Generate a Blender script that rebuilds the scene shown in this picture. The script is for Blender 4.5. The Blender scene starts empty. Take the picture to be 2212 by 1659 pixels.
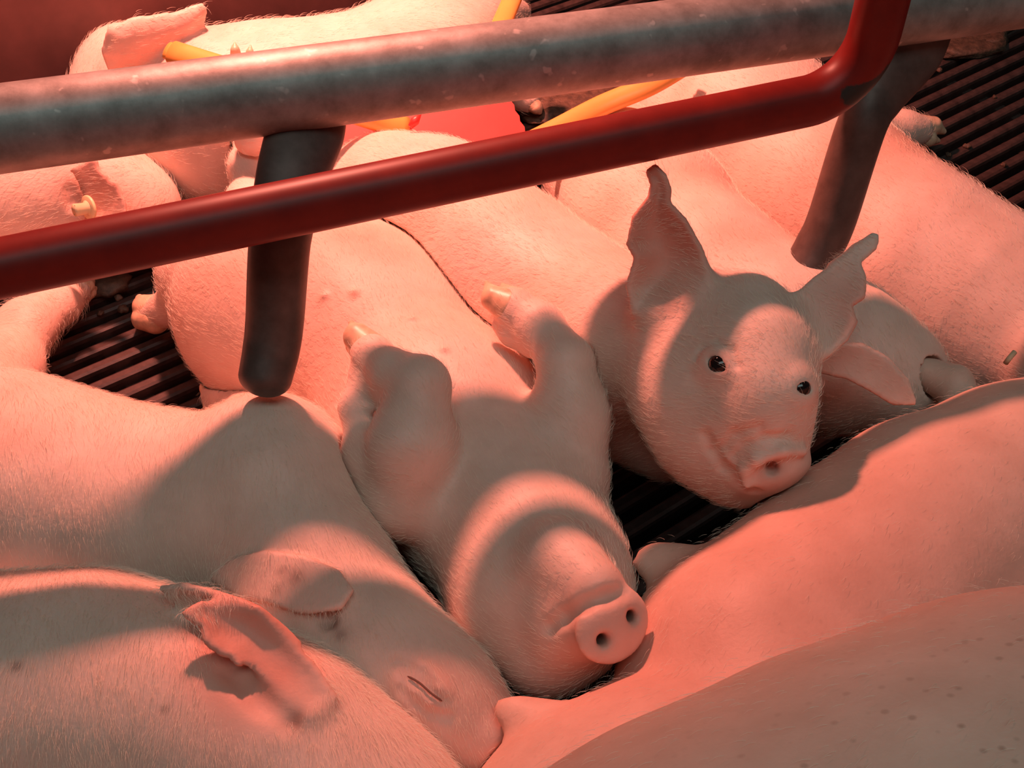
import bpy, bmesh, math, random, time
import numpy as np
from mathutils import Vector

# ------------------------------------------------------------------ camera, world, lights, exposure
random.seed(7)
rng = np.random.default_rng(7)
S = bpy.context.scene
COL = S.collection
PITCH = math.radians(45.0)
FPX = 2400.0
CAM = np.array([0.0, -0.438, 0.578])
FWD = np.array([0.0, math.cos(PITCH), -math.sin(PITCH)])
UPV = np.array([0.0, math.sin(PITCH), math.cos(PITCH)])
RGT = np.array([1.0, 0.0, 0.0])

cd = bpy.data.cameras.new('camera')
cd.sensor_fit = 'HORIZONTAL'
cd.sensor_width = 36.0
cd.lens = 36.0 * FPX / 2212.0
cd.clip_start = 0.01
cam = bpy.data.objects.new('camera', cd)
COL.objects.link(cam)
cam.location = CAM
cam.rotation_euler = (math.radians(90.0) - PITCH, 0, 0)
S.camera = cam

w = bpy.data.worlds.new('world')
S.world = w
w.use_nodes = True
bg = w.node_tree.nodes['Background']
bg.inputs[0].default_value = (0.80, 0.92, 0.86, 1)
bg.inputs[1].default_value = 0.018

def light(name, kind, loc, aim, energy, color, size, **kw):
    ld = bpy.data.lights.new(name, kind)
    ld.energy = energy
    ld.color = color
    if kind == 'AREA':
        ld.shape = 'RECTANGLE'
        ld.size, ld.size_y = size
    else:
        ld.shadow_soft_size = size
    for k, v in kw.items():
        setattr(ld, k, v)
    o = bpy.data.objects.new(name, ld)
    COL.objects.link(o)
    o.location = loc
    o.rotation_euler = (Vector(aim) - Vector(loc)).to_track_quat('-Z', 'Y').to_euler()
    return o

# the infrared heat lamp hanging over the creep area, beyond the rails
light('heat_lamp', 'SPOT', (-0.20, 0.50, 0.75), (-0.15, 0.38, 0.0), 73.0, (1.0, 0.285, 0.205), 0.022,
      spot_size=math.radians(119), spot_blend=1.0)
# the barn's fluorescent tubes, up behind the photographer
light('barn_tube_light', 'AREA', (0.20, -0.75, 2.2), (0.05, -0.1, 0.1), 10.2, (0.80, 1.0, 0.96), (1.8, 0.7))

S.view_settings.view_transform = 'Standard'
S.view_settings.look = 'None'
S.view_settings.gamma = 1.0
S.view_settings.use_curve_mapping = False
S.view_settings.exposure = 0.0

# ------------------------------------------------------------------ pixel helpers (where a point of the photograph lies in the room)
def ray(u, v):
    return FWD + (u - 1106.0) / FPX * RGT - (v - 829.5) / FPX * UPV

def at(u, v, z):
    q = ray(u, v)
    return CAM + q * ((z - CAM[2]) / q[2])

def dep(u, v, d):
    return CAM + ray(u, v) * d

def rad(P, rpx):
    return rpx * float((np.asarray(P) - CAM) @ FWD) / FPX

# ------------------------------------------------------------------ materials
def newmat(name):
    m = bpy.data.materials.new(name)
    m.use_nodes = True
    nt = m.node_tree
    return m, nt, nt.nodes['Principled BSDF']

def node(nt, kind, **inp):
    n = nt.nodes.new(kind)
    for k, v in inp.items():
        n.inputs[k.replace('_', ' ')].default_value = v
    return n

def mixcol(nt, fac, a, b, blend='MIX'):
    n = nt.nodes.new('ShaderNodeMix')
    n.data_type = 'RGBA'
    n.blend_type = blend
    for sock, val in ((n.inputs[0], fac), (n.inputs[6], a), (n.inputs[7], b)):
        if hasattr(val, 'links'):
            nt.links.new(val, sock)
        elif isinstance(val, (tuple, list)):
            sock.default_value = (*val[:3], 1)
        else:
            sock.default_value = val
    return n.outputs[2]

def ramp(nt, src, stops):
    n = nt.nodes.new('ShaderNodeValToRGB')
    e = n.color_ramp.elements
    while len(e) < len(stops):
        e.new(0.5)
    for i, (p, c) in enumerate(stops):
        e[i].position = p
        e[i].color = (*c, 1) if len(c) == 3 else c
    nt.links.new(src, n.inputs[0])
    return n.outputs[0]

def bump(nt, bsdf, height, strength, dist):
    b = nt.nodes.new('ShaderNodeBump')
    b.inputs['Strength'].default_value = strength
    b.inputs['Distance'].default_value = dist
    nt.links.new(height, b.inputs['Height'])
    nt.links.new(b.outputs[0], bsdf.inputs['Normal'])

def skin_mat(name, pale, pink, speck=0.0, sss=0.25):
    m, nt, b = newmat(name)
    L = nt.links
    tc = nt.nodes.new('ShaderNodeTexCoord')
    a = nt.nodes.new('ShaderNodeAttribute')
    a.attribute_name = 'tint'
    c = mixcol(nt, a.outputs['Fac'], pale, pink)
    n = node(nt, 'ShaderNodeTexNoise', Scale=38.0, Detail=5.0, Roughness=0.6)
    L.new(tc.outputs['Object'], n.inputs['Vector'])
    v = ramp(nt, n.outputs[0], [(0.3, (0.86, 0.82, 0.80)), (0.7, (1.0, 1.0, 1.0))])
    c = mixcol(nt, 1.0, c, v, 'MULTIPLY')
    f = node(nt, 'ShaderNodeTexNoise', Scale=520.0, Detail=2.0)
    L.new(tc.outputs['Object'], f.inputs['Vector'])
    a2 = nt.nodes.new('ShaderNodeAttribute')
    a2.attribute_name = 'dirt'
    c = mixcol(nt, a2.outputs['Fac'], c, (0.10, 0.045, 0.03))
    if speck:
        p = node(nt, 'ShaderNodeTexVoronoi', Scale=175.0, Randomness=1.0)
        L.new(tc.outputs['Object'], p.inputs['Vector'])
        pm = ramp(nt, p.outputs['Distance'], [(0.10, (speck, speck, speck)), (0.24, (0, 0, 0))])
        a3 = nt.nodes.new('ShaderNodeAttribute')
        a3.attribute_name = 'speck'
        pm = mixcol(nt, a3.outputs['Fac'], (0, 0, 0), pm)
        c = mixcol(nt, pm, c, (0.28, 0.15, 0.10))
    L.new(c, b.inputs['Base Color'])
    b.inputs['Roughness'].default_value = 0.52
    b.inputs['Specular IOR Level'].default_value = 0.35
    b.inputs['Subsurface Weight'].default_value = sss
    b.inputs['Subsurface Radius'].default_value = (1.0, 0.35, 0.22)
    b.inputs['Subsurface Scale'].default_value = 0.0032
    bump(nt, b, f.outputs[0], 0.25, 0.0006)
    return m

def plain_mat(name, color, rough=0.5, metal=0.0, var=0.12, scale=60.0, spec=0.5, bumpd=0.0, coord='Object', sss=0.0):
    m, nt, b = newmat(name)
    tc = nt.nodes.new('ShaderNodeTexCoord')
    n = node(nt, 'ShaderNodeTexNoise', Scale=scale, Detail=5.0, Roughness=0.6)
    nt.links.new(tc.outputs[coord], n.inputs['Vector'])
    lo, hi = 1.0 - var, 1.0 + var
    c = ramp(nt, n.outputs[0], [(0.3, tuple(x * lo for x in color)), (0.7, tuple(min(1, x * hi) for x in color))])
    nt.links.new(c, b.inputs['Base Color'])
    b.inputs['Roughness'].default_value = rough
    b.inputs['Metallic'].default_value = metal
    b.inputs['Specular IOR Level'].default_value = spec
    if sss:
        b.inputs['Subsurface Weight'].default_value = sss
        b.inputs['Subsurface Radius'].default_value = (1, .5, .3)
        b.inputs['Subsurface Scale'].default_value = 0.004
    if bumpd:
        bump(nt, b, n.outputs[0], 0.5, bumpd)
    return m

M = {}
M['piglet'] = skin_mat('piglet_skin', (0.86, 0.70, 0.60), (0.78, 0.36, 0.28))
M['sow'] = skin_mat('sow_skin', (0.82, 0.62, 0.51), (0.76, 0.38, 0.30), speck=0.8, sss=0.2)
M['hoof'] = plain_mat('hoof_horn', (0.78, 0.50, 0.34), rough=0.4, var=0.25, scale=120, sss=0.15)
M['fur'] = plain_mat('white_bristle', (0.92, 0.80, 0.66), rough=0.45, var=0.08, scale=30)
M['eye'] = plain_mat('eye_dark', (0.012, 0.008, 0.008), rough=0.08, var=0.3, scale=200)
M['slat'] = plain_mat('slat_iron', (0.060, 0.036, 0.032), rough=0.40, var=0.45, scale=90, bumpd=0.0006, spec=0.5)
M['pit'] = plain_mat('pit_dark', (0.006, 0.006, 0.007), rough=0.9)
M['wall'] = plain_mat('wall_panel', (0.13, 0.05, 0.045), rough=0.6, var=0.35, scale=14)
M['orange'] = plain_mat('orange_plastic', (0.90, 0.40, 0.10), rough=0.35, var=0.06, scale=40, sss=0.3)
M['redplastic'] = plain_mat('red_plastic', (0.72, 0.05, 0.04), rough=0.4, var=0.1, scale=60, sss=0.15)
M['cream'] = plain_mat('cream_plastic', (0.85, 0.66, 0.38), rough=0.35, var=0.05, sss=0.3)
M['black'] = plain_mat('black_hole', (0.02, 0.012, 0.01), rough=0.6)
M['dung'] = plain_mat('dung_brown', (0.10, 0.055, 0.035), rough=0.6, var=0.5, scale=160, bumpd=0.003)
M['lash'] = plain_mat('eyelash_brown', (0.20, 0.09, 0.065), rough=0.7)
M['straw'] = plain_mat('straw_pale', (0.70, 0.52, 0.33), rough=0.6)

def galv_mat():
    m, nt, b = newmat('galvanised_steel')
    tc = nt.nodes.new('ShaderNodeTexCoord')
    v = node(nt, 'ShaderNodeTexNoise', Scale=55.0, Detail=6.0, Roughness=0.65)
    nt.links.new(tc.outputs['Object'], v.inputs['Vector'])
    c = ramp(nt, v.outputs[0], [(0.32, (0.19, 0.18, 0.165)), (0.52, (0.29, 0.28, 0.26)), (0.70, (0.38, 0.365, 0.345))])
    sp = node(nt, 'ShaderNodeTexNoise', Scale=120.0, Detail=2.0)
    nt.links.new(tc.outputs['Object'], sp.inputs['Vector'])
    s = ramp(nt, sp.outputs[0], [(0.68, (0, 0, 0)), (0.74, (0.55, 0.55, 0.55))])
    c = mixcol(nt, s, c, (0.62, 0.56, 0.52))
    nt.links.new(c, b.inputs['Base Color'])
    b.inputs['Metallic'].default_value = 0.35
    b.inputs['Roughness'].default_value = 0.5
    bump(nt, b, v.outputs[0], 0.2, 0.0008)
    return m
M['galv'] = galv_mat()
M['finger'] = plain_mat('dull_steel', (0.11, 0.078, 0.068), rough=0.5, metal=0.3, var=0.3, scale=70)

def redpaint_mat():
    m, nt, b = newmat('red_paint')
    tc = nt.nodes.new('ShaderNodeTexCoord')
    n = node(nt, 'ShaderNodeTexNoise', Scale=26.0, Detail=7.0, Roughness=0.68)
    nt.links.new(tc.outputs['Object'], n.inputs['Vector'])
    a = nt.nodes.new('ShaderNodeAttribute')
    a.attribute_name = 'worn'
    mth = nt.nodes.new('ShaderNodeMath')
    mth.operation = 'MULTIPLY_ADD'
    nt.links.new(n.outputs[0], mth.inputs[0])
    mth.inputs[1].default_value = 0.8
    nt.links.new(a.outputs['Fac'], mth.inputs[2])
    wmask = ramp(nt, mth.outputs[0], [(0.74, (0, 0, 0)), (0.80, (1, 1, 1))])
    v = ramp(nt, n.outputs[0], [(0.3, (0.16, 0.011, 0.009)), (0.7, (0.25, 0.018, 0.012))])
    c = mixcol(nt, wmask, v, (0.03, 0.03, 0.028))
    nt.links.new(c, b.inputs['Base Color'])
    b.inputs['Roughness'].default_value = 0.42
    b.inputs['Specular IOR Level'].default_value = 0.25
    return m
M['redpaint'] = redpaint_mat()

# ------------------------------------------------------------------ object helpers
def link(name, me, mat=None, parent=None, loc=None):
    if mat is not None:
        me.materials.append(mat)
    o = bpy.data.objects.new(name, me)
    COL.objects.link(o)
    if loc is not None:
        o.location = loc
    if parent is not None:
        o.parent = parent
        o.matrix_parent_inverse = parent.matrix_basis.inverted()
    return o

def tag(o, label=None, cat=None, group=None, kind=None):
    for k, v in (('label', label), ('category', cat), ('group', group), ('kind', kind)):
        if v:
            o[k] = v
    return o

def mesh_from(name, verts, faces, smooth=True, origin=None):
    verts = np.asarray(verts, dtype=np.float64)
    if origin is not None:
        verts = verts - np.asarray(origin)
    me = bpy.data.meshes.new(name)
    if isinstance(faces, np.ndarray):
        n = len(faces)
        k = faces.shape[1]
        me.vertices.add(len(verts))
        me.vertices.foreach_set('co', verts.astype(np.float32).ravel())
        me.loops.add(n * k)
        me.loops.foreach_set('vertex_index', faces.astype(np.int32).ravel())
        me.polygons.add(n)
        me.polygons.foreach_set('loop_start', np.arange(0, n * k, k, dtype=np.int32))
        me.update(calc_edges=True)
        me.validate()
    else:
        me.from_pydata([tuple(v) for v in verts], [], faces)
    if smooth:
        me.polygons.foreach_set('use_smooth', np.ones(len(me.polygons), dtype=bool))
    me.update()
    return me

def vattr(me, name, vals):
    a = me.attributes.new(name, 'FLOAT', 'POINT')
    a.data.foreach_set('value', np.asarray(vals, dtype=np.float32))

def catmull(pts, n=8):
    P = np.asarray(pts, dtype=float)
    P = np.vstack([2 * P[0] - P[1], P, 2 * P[-1] - P[-2]])
    out = []
    for i in range(1, len(P) - 2):
        for t in np.linspace(0, 1, n, endpoint=False):
            a, b, c, d = P[i - 1], P[i], P[i + 1], P[i + 2]
            out.append(0.5 * ((2 * b) + (c - a) * t + (2 * a - 5 * b + 4 * c - d) * t * t + (3 * b - a - 3 * c + d) * t ** 3))
    out.append(P[-2])
    return np.array(out)

def sweep(path, ra, rb=None, seg=28, up=(0, 0, 1), cap=True):
    """tube along path; ra/rb half widths across and along 'up' (scalars or per station)"""
    P = np.asarray(path, float)
    n = len(P)
    ra = np.broadcast_to(np.asarray(ra, float), (n,))
    rb = ra if rb is None else np.broadcast_to(np.asarray(rb, float), (n,))
    T = np.gradient(P, axis=0)
    T /= np.linalg.norm(T, axis=1)[:, None]
    nrm = np.asarray(up, float)
    V, Fc = [], []
    for i in range(n):
        nrm = nrm - T[i] * (nrm @ T[i])
        nrm = nrm / np.linalg.norm(nrm)
        s = np.cross(T[i], nrm)
        for k in range(seg):
            a = 2 * math.pi * k / seg
            V.append(P[i] + s * math.cos(a) * ra[i] + nrm * math.sin(a) * rb[i])
    for i in range(n - 1):
        for k in range(seg):
            Fc.append((i * seg + k, i * seg + (k + 1) % seg, (i + 1) * seg + (k + 1) % seg, (i + 1) * seg + k))
    if cap:
        V.append(P[0]); V.append(P[-1])
        a, b = n * seg, n * seg + 1
        for k in range(seg):
            Fc.append((a, (k + 1) % seg, k))
            Fc.append((b, (n - 1) * seg + k, (n - 1) * seg + (k + 1) % seg))
    return V, Fc

# ------------------------------------------------------------------ implicit body modeller: smooth unions on a grid, then surface nets
BODIES = []
class Body:
    def __init__(self, lo, hi, h):
        self.h = h
        self.lo = np.asarray(lo, float)
        self.n = np.ceil((np.asarray(hi, float) - self.lo) / h).astype(int) + 1
        self.D = np.full(self.n, 0.2, dtype=np.float32)
        self.tints = []
        self.dirts = []

    def box(self, lo, hi):
        a = np.clip(np.floor((np.asarray(lo) - self.lo) / self.h).astype(int), 0, self.n)
        b = np.clip(np.ceil((np.asarray(hi) - self.lo) / self.h).astype(int) + 1, 0, self.n)
        if np.any(b <= a):
            return None, None
        sl = tuple(slice(x, y) for x, y in zip(a, b))
        ax = [(self.lo[i] + self.h * np.arange(a[i], b[i])).astype(np.float32) for i in range(3)]
        return sl, (ax[0][:, None, None], ax[1][None, :, None], ax[2][None, None, :])

    def put(self, sl, d, k, sub=False):
        A = self.D[sl]
        if sub:
            d = -d
            if k > 0:
                hh = np.maximum(k - np.abs(A - d), 0) / k
                self.D[sl] = np.maximum(A, d) + hh * hh * (k * 0.25)
            else:
                self.D[sl] = np.maximum(A, d)
        elif k > 0:
            hh = np.maximum(k - np.abs(A - d), 0) / k
            self.D[sl] = np.minimum(A, d) - hh * hh * (k * 0.25)
        else:
            self.D[sl] = np.minimum(A, d)

    def cone(self, a, b, ra, rb, k=0.01, sub=False, flat=None):
        """rounded cone a->b. flat = (axis, factor) squashes distances across an axis"""
        a = np.asarray(a, float); b = np.asarray(b, float)
        m = max(ra, rb) + k + 3 * self.h
        sl, X = self.box(np.minimum(a, b) - m, np.maximum(a, b) + m)
        if sl is None:
            return
        ab = b - a
        L2 = max(float(ab @ ab), 1e-9)
        p = [X[i] - np.float32(a[i]) for i in range(3)]
        t = np.clip((p[0] * ab[0] + p[1] * ab[1] + p[2] * ab[2]) / L2, 0, 1)
        q = [p[i] - t * np.float32(ab[i]) for i in range(3)]
        d2 = q[0] ** 2 + q[1] ** 2 + q[2] ** 2
        if flat is not None:
            ax, fac = flat
            c = q[0] * ax[0] + q[1] * ax[1] + q[2] * ax[2]
            d2 = d2 + c * c * (fac * fac - 1.0)
        d = np.sqrt(d2) - (ra + (rb - ra) * t)
        self.put(sl, d.astype(np.float32), k, sub)

    def chain(self, pts, k=0.012, sub=False, flat=None):
        """pts: list of (P, r)"""
        for (a, ra), (b, rb) in zip(pts[:-1], pts[1:]):
            self.cone(a, b, ra, rb, k, sub, flat)

    def ball(self, c, r, k=0.01, sub=False):
        self.cone(c, np.asarray(c) + 1e-5, r, r, k, sub)

    def ell(self, c, axes, radii, k=0.01, sub=False):
        c = np.asarray(c, float)
        A = np.asarray(axes, float)
        A = A / np.linalg.norm(A, axis=1)[:, None]
        m = max(radii) + k + 3 * self.h
        sl, X = self.box(c - m, c + m)
        if sl is None:
            return
        p = [X[i] - np.float32(c[i]) for i in range(3)]
        k0 = 0; k1 = 0
        for ax, r in zip(A, radii):
            s = p[0] * ax[0] + p[1] * ax[1] + p[2] * ax[2]
            k0 = k0 + (s / r) ** 2
            k1 = k1 + (s / (r * r)) ** 2
        k0 = np.sqrt(k0); k1 = np.sqrt(k1) + 1e-9
        self.put(sl, (k0 * (k0 - 1.0) / k1).astype(np.float32), k, sub)

    def sheet(self, P, t, k=0.004):
        """thin skin through the points P (radius t, scalar or per point): ears"""
        P = np.asarray(P, float)
        t = np.broadcast_to(np.asarray(t, float), (len(P),))
        m = float(t.max()) + k + 3 * self.h
        sl, X = self.box(P.min(0) - m, P.max(0) + m)
        if sl is None:
            return
        d = np.full(self.D[sl].shape, 0.2, dtype=np.float32)
        lo = np.array([X[0].min(), X[1].min(), X[2].min()])
        mm = float(t.max()) + k + 2 * self.h
        for p, tt in zip(P, t):
            a = np.maximum(np.floor((p - mm - lo) / self.h).astype(int), 0)
            b = np.minimum(np.ceil((p + mm - lo) / self.h).astype(int) + 1, d.shape)
            if np.any(b <= a):
                continue
            s2 = tuple(slice(x, y) for x, y in zip(a, b))
            dd = np.sqrt((X[0][a[0]:b[0]] - p[0]) ** 2 + (X[1][:, a[1]:b[1]] - p[1]) ** 2 + (X[2][:, :, a[2]:b[2]] - p[2]) ** 2) - tt
            d[s2] = np.minimum(d[s2], dd)
        self.put(sl, d, k)

    def clip_floor(self, z0=0.002):
        z = (self.lo[2] + self.h * np.arange(self.n[2])).astype(np.float32)
        self.D = np.maximum(self.D, (z0 - z)[None, None, :])

    def carve(self, gap=0.0016, skip=None):
        """press this body flush against the ones already built"""
        for o in BODIES:
            if o is skip:
                continue
            lo = np.maximum(self.lo, o.lo + o.h); hi = np.minimum(self.lo + self.h * (self.n - 1), o.lo + o.h * (o.n - 2))
            if np.any(hi <= lo):
                continue
            a = np.ceil((lo - self.lo) / self.h).astype(int); b_ = np.floor((hi - self.lo) / self.h).astype(int)
            if np.any(b_ <= a):
                continue
            sl = tuple(slice(x, y + 1) for x, y in zip(a, b_))
            W = o.D
            for ax in range(3):
                g = (self.lo[ax] + self.h * np.arange(a[ax], b_[ax] + 1) - o.lo[ax]) / o.h
                i = np.clip(g.astype(int), 0, o.n[ax] - 2); f = (g - i).astype(np.float32)
                sh = [1, 1, 1]; sh[ax] = len(f); f = f.reshape(sh)
                W = np.take(W, i, axis=ax) * (1 - f) + np.take(W, i + 1, axis=ax) * f
            self.D[sl] = np.maximum(self.D[sl], max(gap, 0.8 * self.h) - W)

    def touching(self, V, d):
        m = np.zeros(len(V), bool)
        for o in BODIES:
            if o is self:
                continue
            g = np.rint((V - o.lo) / o.h).astype(int)
            k = ((g >= 0) & (g < o.n)).all(1)
            gg = g[k]
            m[k] |= o.D[gg[:, 0], gg[:, 1], gg[:, 2]] < d
        return m

    def sample(self, P):
        g = (np.asarray(P) - self.lo) / self.h
        if np.any(g < 0) or np.any(g >= self.n - 1):
            return 0.2
        i = g.astype(int); f = g - i
        c = self.D[i[0]:i[0] + 2, i[1]:i[1] + 2, i[2]:i[2] + 2].astype(float)
        c = c[0] * (1 - f[0]) + c[1] * f[0]
        c = c[0] * (1 - f[1]) + c[1] * f[1]
        return float(c[0] * (1 - f[2]) + c[1] * f[2])

    def hit(self, u, v):
        """first point of the surface seen at a spot of the photograph, and its normal"""
        q = ray(u, v)
        t = 0.30
        while t < 1.4:
            P = CAM + q * t
            d = self.sample(P)
            if d <= 0.0:
                break
            t += min(0.004, max(0.0006, d * 0.5))
        a_, b_ = t - 0.004, t
        for _ in range(12):
            m_ = 0.5 * (a_ + b_)
            if self.sample(CAM + q * m_) <= 0:
                b_ = m_
            else:
                a_ = m_
        P = CAM + q * b_
        e = self.h
        N = np.array([self.sample(P + e * x) - self.sample(P - e * x) for x in np.eye(3)])
        N = N / (np.linalg.norm(N) + 1e-9)
        return P, N

    def tint(self, P, r, amt):
        self.tints.append((np.asarray(P, float), r, amt))

    def dirt(self, P, r, amt):
        self.dirts.append((np.asarray(P, float), r, amt))

    def polygonise(self):
        D = self.D
        # keep everything closed at the grid's border
        for ax in range(3):
            for e in (0, -1):
                ix = [slice(None)] * 3
                ix[ax] = e
                D[tuple(ix)] = np.maximum(D[tuple(ix)], 1e-4)
        ins = D < 0
        cnt = np.zeros(tuple(self.n - 1), dtype=np.uint8)
        for i in (0, 1):
            for j in (0, 1):
                for k in (0, 1):
                    cnt += ins[i:i + self.n[0] - 1, j:j + self.n[1] - 1, k:k + self.n[2] - 1]
        act = (cnt > 0) & (cnt < 8)
        cells = np.argwhere(act)
        idx = np.full(act.shape, -1, dtype=np.int64)
        idx[act] = np.arange(len(cells))
        acc = np.zeros((len(cells), 3)); num = np.zeros(len(cells))
        corners = [(i, j, k) for i in (0, 1) for j in (0, 1) for k in (0, 1)]
        val = {c: D[cells[:, 0] + c[0], cells[:, 1] + c[1], cells[:, 2] + c[2]].astype(float) for c in corners}
        for c in corners:
            for ax in range(3):
                if c[ax] == 1:
                    continue
                e = list(c); e[ax] = 1; e = tuple(e)
                a, b = val[c], val[e]
                x = (a < 0) != (b < 0)
                t = np.where(x, a / np.where(x, a - b, 1), 0)
                pos = np.tile(np.array(c, float), (len(cells), 1))
                pos[:, ax] = t
                acc += np.where(x[:, None], pos, 0)
                num += x
        V = self.lo + self.h * (cells + acc / num[:, None])
        quads = []
        for ax in range(3):
            o1, o2 = [a for a in range(3) if a != ax]
            s0 = [slice(1, -1)] * 3; s1 = [slice(1, -1)] * 3
            s0[ax] = slice(0, -1); s1[ax] = slice(1, None)
            A, B = ins[tuple(s0)], ins[tuple(s1)]
            for flip in (False, True):
                e = np.argwhere((~A & B) if flip else (A & ~B))
                if len(e) == 0:
                    continue
                base = e.copy()
                base[:, o1] += 1; base[:, o2] += 1
                def cell(d1, d2):
                    c = base.copy()
                    c[:, o1] += d1; c[:, o2] += d2
                    return idx[c[:, 0], c[:, 1], c[:, 2]]
                q = np.stack([cell(-1, -1), cell(0, -1), cell(0, 0), cell(-1, 0)], 1)
                if flip != (ax == 1):
                    q = q[:, ::-1]
                quads.append(q)
        Q = np.concatenate(quads)
        Q = Q[(Q >= 0).all(1)]
        # one light relaxation
        nb = np.zeros_like(V); ct = np.zeros(len(V))
        for i in range(4):
            a, b = Q[:, i], Q[:, (i + 1) % 4]
            np.add.at(nb, a, V[b]); np.add.at(ct, a, 1)
        V = 0.5 * V + 0.5 * nb / np.maximum(ct, 1)[:, None]
        return V, Q

    def build(self, name, mat, base_tint=0.25, origin=None):
        self.carve()
        V, Q = self.polygonise()
        BODIES.append(self)
        if origin is None:
            origin = np.array([V[:, 0].mean(), V[:, 1].mean(), V[:, 2].min()])
        me = mesh_from(name, V, Q, origin=origin)
        def field(lst, base):
            f = np.full(len(V), base)
            for P, r, a in lst:
                f += a * np.exp(-((V - P) ** 2).sum(1) / (r * r))
            return np.clip(f, 0, 1)
        vattr(me, 'tint', field(self.tints, base_tint))
        vattr(me, 'dirt', field(self.dirts, 0.0))
        o = link(name, me, mat, loc=origin)
        self.V = V
        print(name, len(V), 'verts', self.n)
        nn = np.empty(len(me.vertices) * 3, dtype=np.float32)
        me.vertex_normals.foreach_get('vector', nn)
        self.N = nn.reshape(-1, 3)
        return o

def bounds(pts, m=0.06):
    P = np.array([p for p, r in pts]); R = np.array([r for p, r in pts])[:, None]
    lo = (P - R).min(0) - m; hi = (P + R).max(0) + m
    lo[2] = max(lo[2], -0.004)
    return lo, hi

def J(*rows):
    """joints (u, v, z, r in pixels) -> (point, radius in metres)"""
    out = []
    for u, v, z, r in rows:
        P = at(u, v, z)
        out.append((P, rad(P, r)))
    return out

def inside(poly, x, y):
    c = np.zeros(x.shape, bool)
    n = len(poly)
    for i in range(n):
        x0, y0 = poly[i]; x1, y1 = poly[(i + 1) % n]
        if y0 == y1:
            continue
        cond = ((y0 > y) != (y1 > y)) & (x < (x1 - x0) * (y - y0) / (y1 - y0) + x0)
        c ^= cond
    return c

def edge_dist(poly, x, y):
    d = np.full(x.shape, 1e9)
    n = len(poly)
    for i in range(n):
        a = np.array(poly[i], float); b = np.array(poly[(i + 1) % n], float)
        ab = b - a
        t = np.clip(((x - a[0]) * ab[0] + (y - a[1]) * ab[1]) / max(ab @ ab, 1e-9), 0, 1)
        d = np.minimum(d, np.hypot(x - a[0] - t * ab[0], y - a[1] - t * ab[1]))
    return d

def ear_points(poly, ctrl, cup=0.0, step=6.0, crease=None):
    """poly: outline (u,v); ctrl: three (u,v,z) fixing the ear's plane; cup: how far its middle is dished away from the viewer"""
    poly = [tuple(p) for p in poly]
    u0 = min(p[0] for p in poly); u1 = max(p[0] for p in poly)
    v0 = min(p[1] for p in poly); v1 = max(p[1] for p in poly)
    gu, gv = np.meshgrid(np.arange(u0, u1 + step, step), np.arange(v0, v1 + step, step))
    gu = gu.ravel(); gv = gv.ravel()
    k = inside(poly, gu, gv)
    gu, gv = gu[k], gv[k]
    # outline itself, so that edges stay crisp
    eu, ev = [], []
    for i in range(len(poly)):
        a, b = poly[i], poly[(i + 1) % len(poly)]
        m = max(1, int(math.hypot(b[0] - a[0], b[1] - a[1]) / step))
        for j in range(m):
            eu.append(a[0] + (b[0] - a[0]) * j / m); ev.append(a[1] + (b[1] - a[1]) * j / m)
    gu = np.concatenate([gu, eu]); gv = np.concatenate([gv, ev])
    A = [at(*c) for c in ctrl]
    n = np.cross(A[1] - A[0], A[2] - A[0]); n /= np.linalg.norm(n)
    if n @ (A[0] - CAM) < 0:
        n = -n
    ed = edge_dist(poly, gu, gv)
    ed = ed / max(ed.max(), 1e-6)
    out = []
    for x, y, e in zip(gu, gv, ed):
        q = ray(x, y)
        t = (n @ (A[0] - CAM)) / (n @ q)
        P = CAM + q * t
        out.append(P + q / np.linalg.norm(q) * cup * (1 - (1 - e) ** 2))
    return np.array(out)

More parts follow.
